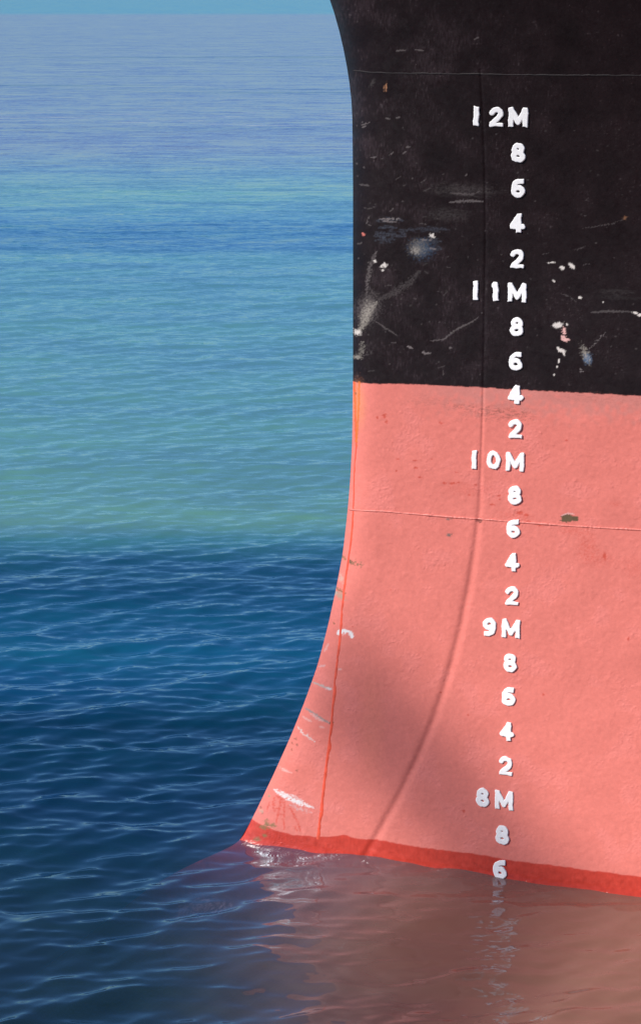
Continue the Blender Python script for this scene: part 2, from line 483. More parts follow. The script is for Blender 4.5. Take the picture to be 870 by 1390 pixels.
# rubbing marks on the stem
stroke([(463, 756), (470, 759)], 2.2, BROWN * 1.4, 0.9, 0.5)
stroke([(474, 763), (484, 765), (494, 768)], 3.6, OLIVE * 1.4, 0.8, 0.6, broken=-0.5)
stroke([(473, 762), (478, 762)], 2.6, OLIVE, 0.9)
stroke([(455, 797), (462, 801), (470, 806)], 2.0, BROWN * 1.2, 0.85, 0.5)
blob(461, 808, 7, 4.5, (0.33, 0.27, 0.2), 0.75, 0.5, rot=-0.4); blob(463, 785, 3.2, 5, (0.5, 0.38, 0.3), 0.6, 0.6); blob(455, 804, 3, 3, (0.40, 0.36, 0.3), 0.7, 0.5)
stroke([(457, 861), (465, 856.5), (473, 857)], 3.4, WHITE, 1, 0.25); stroke([(472, 856), (477, 861), (478, 867)], 2.6, WHITE, 1, 0.25)
blob(453, 846, 1.6, 1.4, BROWN, .8); stroke([(432, 905), (442, 903)], 1.4, WHITE * .8, .35); stroke([(440, 885), (446, 873)], 1.4, PALEP, .6); stroke([(459, 909), (464, 908)], 1.4, PALEP, .6)
stroke([(423, 925), (436, 931), (450, 935)], 1.6, (0.42, 0.36, 0.32), 0.85, 0.5); blob(447, 935, 4, 1.8, WHITE * .9, .7)
stroke([(413, 960), (424, 967), (436, 975), (449, 983)], 1.6, (0.28, 0.24, 0.22), 0.9, 0.5); stroke([(420, 967), (440, 980)], 2.0, PALEP, 0.6, 0.6)
blob(450, 982, 2.4, 2.6, BROWN, 0.95, 0.4)
stroke([(404, 985), (411, 995), (420, 1001), (428, 1007)], 1.9, (0.62, 0.52, 0.48), 0.8, 0.7, broken=-0.8)
stroke([(410, 972), (424, 980)], 1.6, PALEP, .6); stroke([(433, 986), (441, 988)], 1.5, PALEP, .5)
for (u_, v_) in [(397, 1009), (401, 1003), (396, 1017), (403, 1011), (403, 1046), (354, 1096), (356, 1103)]:
    blob(u_, v_, 1.8, 1.6, (0.30, 0.10, 0.07), 0.8, 0.5)
blob(388, 1046, 7, 1.8, PALEP * 1.1, .7, .6, rot=-.2)
# long white scrape and red runs below it
for k_ in range(16):
    a_ = rngc.random() * 0.5; b_ = a_ + 0.25 + 0.35 * rngc.random(); o_ = rngc.normal(0, 2.6)
    stroke([(368 + 66 * t_, 1066 + 33 * t_ ** 0.85 + o_ * (1 - 0.5 * t_) + 3 * math.sin(3 * t_)) for t_ in np.linspace(a_, min(b_, 1.0), 5)], 1.1 + rngc.random(), WHITE, 0.75, 0.5, nf=n_f)
stroke([(392, 1092), (408, 1098), (424, 1103)], 2.2, (0.55, 0.5, 0.5), 0.5, 0.8, nf=n_f)
for P_, w_ in [([(373, 1081), (371, 1094), (374, 1103)], 1.3), ([(374, 1080), (381, 1083), (386, 1086)], 1.5), ([(381, 1082), (380, 1094), (377, 1108), (375, 1119)], 1.1),
               ([(387, 1086), (386, 1098), (385, 1112), (386, 1127)], 1.1), ([(391, 1092), (398, 1104), (405, 1118), (408, 1130)], 1.3), ([(376, 1106), (383, 1104)], 1.2),
               ([(399, 1121), (404, 1128)], 1.2), ([(366, 1088), (362, 1102)], .8), ([(378, 1088), (387, 1089)], 1.0), ([(371, 1097), (380, 1098)], .9)]:
    stroke(P_, w_ * 1.25, REDD * 1.2, 0.85, 0.6, nf=n_f)
blob(365, 1080, 1.8, 2, (0.35, 0.25, 0.15), .8); blob(355, 1101, 2.6, 2.6, (.5, .3, .22), .7)
# weed where the old waterline was
for (u_, v_, a_, b_) in [(362, 1117, 3, 4.5), (358, 1123, 6, 2.6), (371, 1120, 4, 2.4), (359.5, 1134, 3, 2.4), (348.5, 1139, 4.5, 2.4), (366, 1120, 5, 1.6)]:
    blob(u_, v_, a_, b_, (0.22, 0.14, 0.06), 0.85, 0.5, noise=0.4)
blob(505, 985, 14, 60, (0.74, 0.22, 0.13), 0.25, 0.9, noise=0.1)
# darker streaks in the red band
stroke([(640, 1170), (660, 1180), (700, 1192)], 2.0, RED * 0.65, 0.4, 0.6)

red_pts = path([(483.5, 600), (481, 640), (479.5, 690), (475, 745), (467, 800), (461, 870), (455, 920), (450, 985), (441, 1060), (431, 1140)])
col = np.clip(col, 0.002, 0.85)

# starboard side, coarse, and closing faces
S2 = np.concatenate([np.linspace(0, 1, 14) ** 2 * 0.4, np.linspace(0.5, 28.95, 44)])
Z2 = np.linspace(-4.0, 10.2, 143)
Sq, Zq = np.meshgrid(S2, Z2)
Xq = stem(Zq) + Sq
Yq = YC + half(Sq, Zq)
colq = np.where((Zq.ravel() > np.median(zb))[:, None], BLACK, np.where((Zq.ravel() > 0.12)[:, None], PINK, RED))
V = np.concatenate([np.stack([Xg.ravel(), Yg.ravel(), Zg.ravel()], 1), np.stack([Xq.ravel(), Yq.ravel(), Zq.ravel()], 1)])
Fc = np.concatenate([grid_faces(len(Z1), len(S1)), grid_faces(len(Z2), len(S2), True, len(X))])

# hull paint material
mh, nt, out = new_mat('ship_paint')
pb = N(nt, 'ShaderNodeBsdfPrincipled')
at_c = N(nt, 'ShaderNodeAttribute', attribute_name='paint')
at_r = N(nt, 'ShaderNodeAttribute', attribute_name='sheen')
tc = N(nt, 'ShaderNodeTexCoord')
nz = N(nt, 'ShaderNodeTexNoise'); nz.inputs['Scale'].default_value = 55; nz.inputs['Detail'].default_value = 5; nz.inputs['Roughness'].default_value = 0.6
nt.links.new(tc.outputs['Object'], nz.inputs['Vector'])
mr = N(nt, 'ShaderNodeMapRange'); mr.inputs['From Min'].default_value = 0.3; mr.inputs['From Max'].default_value = 0.7
mr.inputs['To Min'].default_value = 0.95; mr.inputs['To Max'].default_value = 1.05
nt.links.new(nz.outputs[0], mr.inputs[0])
vm = N(nt, 'ShaderNodeVectorMath', operation='SCALE')
nt.links.new(at_c.outputs['Color'], vm.inputs[0]); nt.links.new(mr.outputs[0], vm.inputs['Scale'])
nt.links.new(vm.outputs[0], pb.inputs['Base Color'])
nt.links.new(at_r.outputs['Fac'], pb.inputs['Roughness'])
at_w = N(nt, 'ShaderNodeAttribute', attribute_name='wet')
mw_ = N(nt, 'ShaderNodeMapRange'); mw_.inputs['To Min'].default_value = 0.16; mw_.inputs['To Max'].default_value = 0.5
nt.links.new(at_w.outputs['Fac'], mw_.inputs[0]); nt.links.new(mw_.outputs[0], pb.inputs['Specular IOR Level'])
bp = N(nt, 'ShaderNodeBump'); bp.inputs['Distance'].default_value = 0.0012; bp.inputs['Strength'].default_value = 0.22
nt.links.new(nz.outputs[0], bp.inputs['Height']); nt.links.new(bp.outputs[0], pb.inputs['Normal'])
nt.links.new(pb.outputs[0], out.inputs[0])

ship = bpy.data.objects.new('ship', None)
ship.location = (0, YC, 0)
C.objects.link(ship)
props(ship, 'bow of a ship, black above and salmon pink below, with white draft marks', 'ship')
def on_ship(o):
    o.parent = ship
    o.matrix_parent_inverse = mathutils.Matrix.Translation((0, -YC, 0))
    return o
hull = on_ship(mesh_obj('hull_plating', V, Fc, mh))
me = hull.data
ca = me.attributes.new('paint', 'FLOAT_COLOR', 'POINT')
full = np.ones((len(V), 4), dtype=np.float32)
full[:len(X), :3] = col; full[len(X):, :3] = colq
ca.data.foreach_set('color', full.ravel())
wet = np.zeros(len(V), dtype=np.float32); wet[:len(X)] = (sstep(0.60, 0.30, S) * sstep(0.42, 0.22, Z) * (0.75 + 0.25 * np.clip(n_p, -1, 1)))
wa = me.attributes.new('wet', 'FLOAT', 'POINT'); wa.data.foreach_set('value', np.clip(wet, 0, 1))
rough = rough * (1 - wet[:len(X)]) + 0.24 * wet[:len(X)]
ra = me.attributes.new('sheen', 'FLOAT', 'POINT')
rr = np.full(len(V), 0.45, dtype=np.float32); rr[:len(X)] = np.clip(rough, 0.12, 0.8)
ra.data.foreach_set('value', rr)

# deck and bulwark rail far above the picture, seen only from elsewhere
deck_mat = simple_mat('deck_paint', (0.10, 0.16, 0.10), 0.6)
zs = 9.2
pp = [(stem(zs) + s_, YC - float(half(np.array(s_), np.array(zs))) + 0.02) for s_ in np.concatenate([[0.02], S2[3:]])]
qq = [(x_, 2 * YC - y_) for x_, y_ in pp]
dv = [(x_, y_, zs) for x_, y_ in pp] + [(x_, y_, zs) for x_, y_ in qq]
n_ = len(pp)
df = np.array([(i, i + 1, n_ + i + 1, n_ + i) for i in range(n_ - 1)])
on_ship(mesh_obj('deck', dv, df, deck_mat, smooth=False))
def tube(points, radii, k=8):
    P = np.asarray(points, float); R = np.asarray(radii, float)
    T = np.gradient(P, axis=0); T /= np.linalg.norm(T, axis=1)[:, None]
    up = np.array((0.31, 0.2, 0.93))
    A = np.cross(T, up); A /= np.linalg.norm(A, axis=1)[:, None]
    B = np.cross(T, A)
    th = np.arange(k) * 2 * math.pi / k
    v = P[:, None, :] + R[:, None, None] * (np.cos(th)[None, :, None] * A[:, None, :] + np.sin(th)[None, :, None] * B[:, None, :])
    f = []
    for i in range(len(P) - 1):
        for j in range(k):
            f.append((i * k + j, i * k + (j + 1) % k, (i + 1) * k + (j + 1) % k, (i + 1) * k + j))
    return v.reshape(-1, 3), np.array(f)
black_paint = simple_mat('black_steel_paint', BLACK * 1.2, 0.42)
rail = [(x_, y_, 10.22) for x_, y_ in pp[::-1]] + [(x_, y_, 10.22) for x_, y_ in qq]
tv, tf = tube(rail, [0.05] * len(rail))
on_ship(mesh_obj('bulwark_rail', tv, tf, black_paint))

# weld beads of the plate seams
def surf3(P, lift=0.0):
    x, z = P[:, 0], P[:, 1]
    y = outer_y(x, z)
    return np.stack([x, y - lift, z], 1)
def dense(P, step=0.004):
    L = np.concatenate([[0], np.cumsum(np.hypot(*(P[1:] - P[:-1]).T))])
    t = np.arange(0, L[-1], step)
    return np.stack([np.interp(t, L, P[:, 0]), np.interp(t, L, P[:, 1])], 1)
def bead(name, P, rad, mat, seed, wob=0.0015, z_keep=False):
    rg = np.random.default_rng(seed)
    Q = dense(P)
    w = np.convolve(rg.standard_normal(len(Q) + 20), np.ones(9) / 9, 'same')[10:-10]
    w2 = np.convolve(rg.standard_normal(len(Q) + 80), np.ones(41) / 41, 'same')[40:-40]
    Q = Q.copy(); Q[:, 1] += wob * w + wob * 2.0 * w2
    R = rad * (1 + 0.35 * w + 0.8 * w2); R = np.clip(R, rad * 0.35, rad * 1.9)
    v, f = tube(surf3(Q, -0.0018), R, 8)
    return on_ship(mesh_obj(name, v, f, mat))
pink_paint = simple_mat('pink_weld_paint', PINK, 0.45, noise=0.08, scale=20)
line_mat = simple_mat('red_stem_paint', (0.72, 0.075, 0.030), 0.45, noise=0.2, scale=14)
s_up = path([(480, 95.5), (500, 98), (560, 99.5), (650, 100.5), (760, 102), (870, 102)])
s_dn = path([(474, 691), (490, 692.5), (520, 694), (560, 697.5), (610, 702), (650, 704.5), (700, 708.5), (760, 713), (810, 716), (870, 719.5)])
ex = np.array([(s_up[-1, 0] + 3, s_up[-1, 1] + 0.0), (s_up[-1, 0] + 8, s_up[-1, 1])])
o = bead('weld_seam', np.concatenate([s_up, ex]), 0.0045, simple_mat('black_weld_paint', BLACK * 0.8, 0.8, noise=0.4, scale=9), 3, 0.002)
o['label'] = 'black painted horizontal weld seam near the top'
ex = np.array([(s_dn[-1, 0] + 3, s_dn[-1, 1] + 0.0), (s_dn[-1, 0] + 8, s_dn[-1, 1])])
o = bead('weld_seam', np.concatenate([s_dn, ex]), 0.0062, pink_paint, 4)
o['label'] = 'pink painted horizontal weld seam'
# red line down the stem: a flat painted bead
def ribbon(name, P, widths, mat, lift, seed):
    rg = np.random.default_rng(seed)
    Q = dense(P, 0.006)
    W = np.interp(np.linspace(0, 1, len(Q)), np.linspace(0, 1, len(widths)), widths)
    w = np.convolve(rg.standard_normal(len(Q) + 20), np.ones(7) / 7, 'same')[10:-10]
    w2 = np.convolve(rg.standard_normal(len(Q) + 80), np.ones(41) / 41, 'same')[40:-40]
    Q[:, 0] += 0.0025 * w + 0.006 * w2
    W = W * (1 + 0.35 * w)
    T = np.gradient(Q, axis=0); T /= np.linalg.norm(T, axis=1)[:, None]
    A = np.stack([-T[:, 1], T[:, 0]], 1)
    rows = []
    for k, h in ((-1, -0.002), (-0.6, lift * 0.8), (0, lift), (0.6, lift * 0.8), (1, -0.002)):
        rows.append(surf3(Q + A * (W * 0.5 * k)[:, None], h))
    v = np.stack(rows, 1).reshape(-1, 3)
    return on_ship(mesh_obj(name, v, grid_faces(len(Q), 5), mat))
ribbon('stem_seam', red_pts, [0.009, 0.012, 0.015, 0.018, 0.020, 0.023, 0.024], line_mat, 0.0012, 9)

# ------------------------------------------------------------------ draft marks: raised plate figures
def arc(cx, cy, rx, ry, a0, a1, n=14):
    t = np.radians(np.linspace(a0, a1, n))
    return np.stack([cx + rx * np.cos(t), cy + ry * np.sin(t)], 1)
# strokes on a unit of 1 = height of the figure, origin in its middle
r_ = 0.125
G = {
    '1': [np.array([(0.0, 0.62), (0.0, -0.62)])],
    'I': [np.array([(-0.03, 0.31), (0.02, 0.40), (0.02, -0.62)])],
    '0': [arc(0, 0.0, 0.25, 0.36, 0, 360, 40)],
    '8': [arc(0, 0.185, 0.195, 0.175, 0, 360, 30), arc(0, -0.18, 0.235, 0.185, 0, 360, 30)],
    '6': [np.concatenate([np.array([(0.24, 0.36), (0.12, 0.36)]), arc(0.07, 0.02, 0.30, 0.34, 96, 180, 14), arc(0.0, -0.155, 0.235, 0.195, 180, 540, 30)])],
    '9': [np.concatenate([np.array([(-0.23, -0.36), (-0.10, -0.36)]), arc(-0.06, -0.02, 0.29, 0.34, -84, 0, 14), arc(0.0, 0.155, 0.235, 0.195, 0, 360, 30)])],
    '2': [np.concatenate([arc(-0.01, 0.155, 0.235, 0.20, 165, -25, 20), np.array([(0.12, -0.05), (-0.21, -0.33), (-0.23, -0.44), (0.38, -0.44)])])],
    '4': [np.array([(0.06, 0.36), (-0.27, -0.17), (0.28, -0.17)]), np.array([(0.09, 0.42), (0.09, -0.62)]), np.array([(0.06, 0.36), (0.09, 0.1), (-0.1, -0.05)])],
    'M': [np.array([(-0.37, -0.62), (-0.37, 0.42), (0.0, -0.24), (0.37, 0.42), (0.37, -0.62)])],
}
WID = {'1': 0.135, 'I': 0.13, '0': 0.130, '8': 0.135, '6': 0.132, '9': 0.132, '2': 0.130, '4': 0.130, 'M': 0.122}
white_mark = simple_mat('white_mark_paint', (0.88, 0.845, 0.825), 0.55, noise=0.03, scale=60, bump=0.0006)

HGT = 0.112
def figure_mesh(ch, seed):
    """triangulated raised figure: (dx, dz, lift) list and faces"""
    rg = np.random.default_rng(seed)
    h = 0.028
    gx = np.arange(-0.58, 0.58 + h, h); gz = np.arange(-0.56, 0.56 + h, h)
    gx = gx[:len(gx)]; nx, nz_ = len(gx), len(gz)
    PX, PZ = np.meshgrid(gx, gz)
    sl_ = rg.normal(0, 0.004)
    D = np.full(PX.shape, 9.0)
    # smooth wobble so that no two figures are cut alike
    ph = rg.uniform(0, 6.28, 8)
    wx = 0.012 * np.sin(9 * PZ + ph[0]) + 0.008 * np.sin(17 * PX + 13 * PZ + ph[1])
    wz = 0.012 * np.sin(10 * PX + ph[2]) + 0.008 * np.sin(19 * PZ - 11 * PX + ph[3])
    qx = PX + wx + sl_ * PZ * 3; qz = PZ + wz
    for P in G[ch]:
        dd, _, _ = seg_dist(qx, qz, P)
        D = np.minimum(D, dd)
    # square off the ends a little, wobble the rim
    rim = WID[ch] * (1 + 0.05 * rg.standard_normal())
    rim = rim + 0.007 * np.sin(26 * PX + ph[4]) * np.sin(23 * PZ + ph[5]) + 0.005 * np.sin(41 * (PX + PZ) + ph[6])
    Fd = rim - D
    cutz = 0.49 + 0.012 * np.sin(15 * PX + ph[7])
    Fd = np.minimum(Fd, cutz - np.abs(qz))
    if ch == '2': Fd = np.minimum(Fd, 0.355 - qx)
    if ch == '6': Fd = np.minimum(Fd, np.where(qz > 0.1, 0.30, 9) - qx)
    if ch == '9': Fd = np.minimum(Fd, np.where(qz < -0.1, 0.30, 9) + qx)
    # marching squares
    verts, vid, faces = [], {}, []
    def vert(key, x, z, f):
        if key not in vid:
            vid[key] = len(verts); verts.append((x, z, f))
        return vid[key]
    cut = {}
    for i in range(nz_ - 1):
        for j in range(nx - 1):
            cs = [(i, j), (i, j + 1), (i + 1, j + 1), (i + 1, j)]
            fs = [Fd[c] for c in cs]
            if max(fs) <= 0: continue
            poly = []
            for k in range(4):
                a, b = cs[k], cs[(k + 1) % 4]; fa, fb = fs[k], fs[(k + 1) % 4]
                if fa > 0:
                    poly.append(vert(a, gx[a[1]], gz[a[0]], fa))
                if (fa > 0) != (fb > 0):
                    t = fa / (fa - fb)
                    t = min(max(t, 0.02), 0.98)
                    key = (min(a, b), max(a, b), 'e')
                    x = gx[a[1]] + t * (gx[b[1]] - gx[a[1]]); z = gz[a[0]] + t * (gz[b[0]] - gz[a[0]])
                    poly.append(vert(key, x, z, 0.0))
            if len(poly) >= 3: faces.append(poly)
    # skirt down to the plating
    cnt = {}
    for p in faces:
        for k in range(len(p)):
            e = (p[k], p[(k + 1) % len(p)]); cnt[e] = True
    base = {}
    top = list(verts); out_f = list(faces)
    def low(a):
        if a not in base:
            base[a] = len(top); x, z, f = top[a]; top.append((x, z, -1.0))
        return base[a]
    for (a, b) in list(cnt):
        if (b, a) not in cnt:
            out_f.append([b, a, low(a), low(b)])
    return top, out_f

marks = [('1', 646.5, 157.6), ('2', 673.7, 158.6), ('M', 703.4, 159.4), ('8', 703.2, 207.3), ('6', 703.3, 255.7), ('4', 702, 303), ('2', 702.2, 351),
         ('1', 645.5, 394.4), ('I', 672.2, 395.6), ('M', 702, 397.2), ('8', 701.5, 443.5), ('6', 700, 490.4), ('4', 699.8, 535.3), ('2', 699.5, 581.8),
         ('1', 643.7, 624), ('0', 669.9, 624.4), ('M', 699.1, 626.6), ('8', 698.6, 671.9), ('6', 696.6, 717.5), ('4', 695.3, 762.5), ('2', 695, 808.3),
         ('9', 664.3, 850.7), ('M', 693.4, 853.3), ('8', 692.3, 899.5), ('6', 690.3, 945.3), ('4', 688.3, 992.3), ('2', 686.8, 1039),
         ('8', 654.9, 1082.2), ('M', 684.1, 1085.9), ('8', 681.6, 1133), ('6', 678.3, 1180.0)]
THICK = 0.0085
for k, (ch, u, v) in enumerate(marks):
    x0, z0 = at(u, v)
    tv, tf = figure_mesh(ch, 100 + k)
    T = np.array(tv)
    f = T[:, 2]
    dx = T[:, 0] * HGT * 0.94; dz = T[:, 1] * HGT
    rr = 0.03
    q = np.clip(f / rr, 0, 1)
    lift = THICK * (0.72 + 0.28 * np.sqrt(1 - (1 - q) ** 2))
    lift = np.where(f < -0.5, -0.004, lift)
    x = x0 + dx; z = z0 + dz
    yb = smooth_y(x, z) - 0.001
    nrm = np.array((-0.36, -0.93, 0.0))
    P3 = np.stack([x + nrm[0] * lift, yb + nrm[1] * lift, z], 1)
    c0 = P3.mean(0)
    name = 'draft_letter' if ch == 'M' else 'draft_numeral'
    o = mesh_obj(name, P3, tf, white_mark, smooth=True, loc=tuple(c0))
    o.data.polygons.foreach_set('use_smooth', np.array([len(p_.vertices) != 4 or True for p_ in o.data.polygons], dtype=bool))
    on_ship(o)
    o['label'] = 'raised white letter M' if ch == 'M' else 'raised white numeral ' + ch.replace('I', '1')

# ------------------------------------------------------------------ sea
rows = []
r = 1.2
while r < 9.5:
    rows.append(r); r *= 1.10
while r < 900:
    rows.append(r); r += max(0.014, r * r / 13700.0 * 1.0)
rows += [1000, 1300, 1800, 2600, 4000, 7000, 12000]
Rr = np.array(rows)
a_in = np.linspace(-8.6, 8.6, 700)
a_out = 8.6 + (np.linspace(0.004, 1, 90) ** 1.7) * 80.6
A1 = np.radians(np.concatenate([-a_out[::-1], a_in, a_out]))
RR, AA = np.meshgrid(Rr, A1, indexing='ij')
WX = (RR * np.sin(AA)).ravel(); WY = (RR * np.cos(AA)).ravel()
dR = np.gradient(Rr)[:, None] * np.ones((1, len(A1)))
dA = RR * np.gradient(A1)[None, :]
LS = np.maximum(dR, dA).ravel()
rg = np.random.default_rng(21)
HX = np.zeros_like(WX); HY = np.zeros_like(WX); HZ = np.zeros_like(WX)
main = math.atan2(0.87, -0.34)
NW = 130
lam = 0.10 * (60.0 ** ((np.arange(NW) + rg.random(NW)) / NW))
# gusts: slow variation of the roughness of the sea
calm = 1 - 0.45 * sstep(19.5, 25.0, WY)
for L in lam:
    th = main + rg.normal(0, 0.52) + (math.pi if rg.random() < 0.15 else 0)
    k = 2 * math.pi / L
    slope = 0.029
    if L > 0.45: slope *= (0.45 / L) ** 0.95
    if L < 0.2: slope *= (L / 0.2) ** 0.5
    a = slope / k
    ph = rg.uniform(0, 2 * math.pi)
    m = LS < L / 2.2
    if not m.any(): continue
    fade = sstep(L / 2.2, L / 4.5, LS[m])
    dx, dy = math.cos(th), math.sin(th)
    # wave trains come in groups
    gph = rg.uniform(0, 6.28, 2); gl = L * rg.uniform(5, 9)
    env = 0.75 + 0.55 * np.sin(2 * math.pi / gl * (WX[m] * math.cos(th + 0.9) + WY[m] * math.sin(th + 0.9)) + gph[0]) * np.sin(2 * math.pi / gl * (WX[m] * math.cos(th - 0.7) + WY[m] * math.sin(th - 0.7)) + gph[1])
    p = k * (WX[m] * dx + WY[m] * dy) + ph
    aa = a * fade * env * calm[m]
    HZ[m] += aa * np.cos(p)
    HX[m] -= aa * 0.85 * dx * np.sin(p); HY[m] -= aa * 0.85 * dy * np.sin(p)
# the lee of the hull is calmer
SV = np.stack([WX + HX, WY + HY, HZ], 1)
sx_ = np.clip(WX, -0.9, 3.0)
lee = np.exp(-(np.maximum(WX * 0 + 15.3 - 0.35 * np.clip(WX, -0.4, 4) - WY, 0) / 3.0) ** 2) * sstep(-1.2, 0.3, WX) * (WY < 16.5)
SV[:, 2] *= (1 - 0.30 * lee)
SV[:, 0] = WX + HX * (1 - 0.5 * lee); SV[:, 1] = WY + HY * (1 - 0.5 * lee)
nr, nc = RR.shape
nv = nr * nc
rim_top = np.concatenate([np.arange(nc), np.arange(1, nr) * nc + nc - 1, (nr - 1) * nc + np.arange(nc - 2, -1, -1), np.arange(nr - 2, 0, -1) * nc])
rimv = SV[rim_top].copy(); rimv[:, 2] = -30
allv = np.concatenate([SV, rimv])
nb = len(rim_top)
side = np.stack([rim_top, nv + np.arange(nb), nv + (np.arange(nb) + 1) % nb, np.roll(rim_top, -1)], 1)
# bottom: fan of quads between matching rim points would be wasteful; one sheet of long strips
ib = nv + np.arange(nc); it = nv + (nc - 1) + (nr - 1) + np.arange(nc)
bot = np.stack([ib[:-1], ib[1:], it[::-1][1:] if False else (nv + nc - 1 + nr - 1 + (nc - 1) - np.arange(1, nc)), (nv + nc - 1 + nr - 1 + (nc - 1) - np.arange(0, nc - 1))], 1)
SF = np.concatenate([grid_faces(nr, nc), side, bot])

mw, nt, out = new_mat('sea_water')
L_ = nt.links.new
geo = N(nt, 'ShaderNodeNewGeometry')
sep = N(nt, 'ShaderNodeSeparateXYZ'); L_(geo.outputs['Position'], sep.inputs[0])
def math_n(op, a, b=None, c=None, clamp=False):
    m = N(nt, 'ShaderNodeMath', operation=op); m.use_clamp = clamp
    for i, q in enumerate((a, b, c)):
        if q is None: continue
        if isinstance(q, (int, float)): m.inputs[i].default_value = q
        else: L_(q, m.inputs[i])
    return m.outputs[0]
def noise_n(scale, detail=4, stretch=(1, 1, 1), rough_=0.55, dist=0.0, rotz=0.0):
    mp = N(nt, 'ShaderNodeMapping'); mp.inputs['Scale'].default_value = stretch; mp.inputs['Rotation'].default_value = (0, 0, rotz)
    L_(geo.outputs['Position'], mp.inputs[0])
    n = N(nt, 'ShaderNodeTexNoise'); n.inputs['Scale'].default_value = scale; n.inputs['Detail'].default_value = detail
    n.inputs['Roughness'].default_value = rough_; n.inputs['Distortion'].default_value = dist
    L_(mp.outputs[0], n.inputs['Vector'])
    return n.outputs[0]
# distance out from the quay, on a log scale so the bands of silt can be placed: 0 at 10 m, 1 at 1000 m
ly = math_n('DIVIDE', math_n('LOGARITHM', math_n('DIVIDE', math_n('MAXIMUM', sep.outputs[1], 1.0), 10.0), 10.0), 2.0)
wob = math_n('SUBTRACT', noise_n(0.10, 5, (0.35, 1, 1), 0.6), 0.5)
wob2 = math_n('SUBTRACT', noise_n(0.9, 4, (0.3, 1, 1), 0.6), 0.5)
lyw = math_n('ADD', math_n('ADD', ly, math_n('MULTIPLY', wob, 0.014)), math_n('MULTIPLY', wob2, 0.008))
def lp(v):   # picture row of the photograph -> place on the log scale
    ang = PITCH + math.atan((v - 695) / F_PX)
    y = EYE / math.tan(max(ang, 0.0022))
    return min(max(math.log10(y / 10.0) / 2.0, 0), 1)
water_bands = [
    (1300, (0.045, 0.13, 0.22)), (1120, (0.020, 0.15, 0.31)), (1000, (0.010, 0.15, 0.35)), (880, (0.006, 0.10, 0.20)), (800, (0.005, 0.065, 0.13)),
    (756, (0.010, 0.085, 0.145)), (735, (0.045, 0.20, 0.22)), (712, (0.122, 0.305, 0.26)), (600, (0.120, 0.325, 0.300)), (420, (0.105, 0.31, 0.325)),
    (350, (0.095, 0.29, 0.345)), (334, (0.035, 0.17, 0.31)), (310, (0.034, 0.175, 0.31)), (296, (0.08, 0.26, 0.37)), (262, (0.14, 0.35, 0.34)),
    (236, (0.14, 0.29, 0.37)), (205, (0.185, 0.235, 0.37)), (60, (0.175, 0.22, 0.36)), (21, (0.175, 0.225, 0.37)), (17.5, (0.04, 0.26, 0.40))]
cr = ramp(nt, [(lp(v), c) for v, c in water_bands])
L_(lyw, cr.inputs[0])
# green-grey clouds of silt inside the bands
silt = noise_n(0.45, 6, (0.45, 1, 1), 0.65, 0.4, 0.2)
mrs = N(nt, 'ShaderNodeMapRange'); mrs.inputs['From Min'].default_value = 0.35; mrs.inputs['From Max'].default_value = 0.70; mrs.inputs['To Min'].default_value = 0.86; mrs.inputs['To Max'].default_value = 1.16
L_(silt, mrs.inputs[0])
hs = N(nt, 'ShaderNodeMix', data_type='RGBA', blend_type='MULTIPLY'); hs.inputs[0].default_value = 1.0
cmb = N(nt, 'ShaderNodeCombineColor'); L_(mrs.outputs[0], cmb.inputs[0]); L_(mrs.outputs[0], cmb.inputs[1]); cmb.inputs[2].default_value = 1.0
L_(cr.outputs[0], hs.inputs[6]); L_(cmb.outputs[0], hs.inputs[7])
# wind streaks and a line of foam far out
stn = noise_n(0.16, 6, (0.10, 1, 1), 0.7, 0.0, 0.02)
stk = N(nt, 'ShaderNodeMapRange', interpolation_type='SMOOTHSTEP'); stk.inputs['From Min'].default_value = 0.54; stk.inputs['From Max'].default_value = 0.66; L_(stn, stk.inputs[0])
stz = N(nt, 'ShaderNodeMapRange', interpolation_type='SMOOTHSTEP'); stz.inputs['From Min'].default_value = 0.46; stz.inputs['From Max'].default_value = 0.56; L_(ly, stz.inputs[0])
sty = N(nt, 'ShaderNodeMapRange', interpolation_type='SMOOTHSTEP'); sty.inputs['From Min'].default_value = 0.78; sty.inputs['From Max'].default_value = 0.66; L_(ly, sty.inputs[0])
dk = N(nt, 'ShaderNodeMix', data_type='RGBA'); L_(math_n('MULTIPLY', math_n('MULTIPLY', stk.outputs[0], stz.outputs[0]), math_n('MULTIPLY', sty.outputs[0], 1.0)), dk.inputs[0])
L_(hs.outputs[2], dk.inputs[6]); dk.inputs[7].default_value = (0.07, 0.12, 0.24, 1)
fmn = noise_n(0.9, 6, (0.25, 1, 1), 0.75)
fmk = N(nt, 'ShaderNodeMapRange', interpolation_type='SMOOTHSTEP'); fmk.inputs['From Min'].default_value = 0.56; fmk.inputs['From Max'].default_value = 0.64; L_(fmn, fmk.inputs[0])
dz_ = math_n('ABSOLUTE', math_n('SUBTRACT', lyw, lp(162)))
fmz = N(nt, 'ShaderNodeMapRange', interpolation_type='SMOOTHSTEP'); fmz.inputs['From Min'].default_value = 0.022; fmz.inputs['From Max'].default_value = 0.004; L_(dz_, fmz.inputs[0])
fo = N(nt, 'ShaderNodeMix', data_type='RGBA'); L_(math_n('MULTIPLY', math_n('MULTIPLY', fmk.outputs[0], fmz.outputs[0]), 0.8), fo.inputs[0])
L_(dk.outputs[2], fo.inputs[6]); fo.inputs[7].default_value = (0.62, 0.55, 0.52, 1)
body = fo.outputs[2]
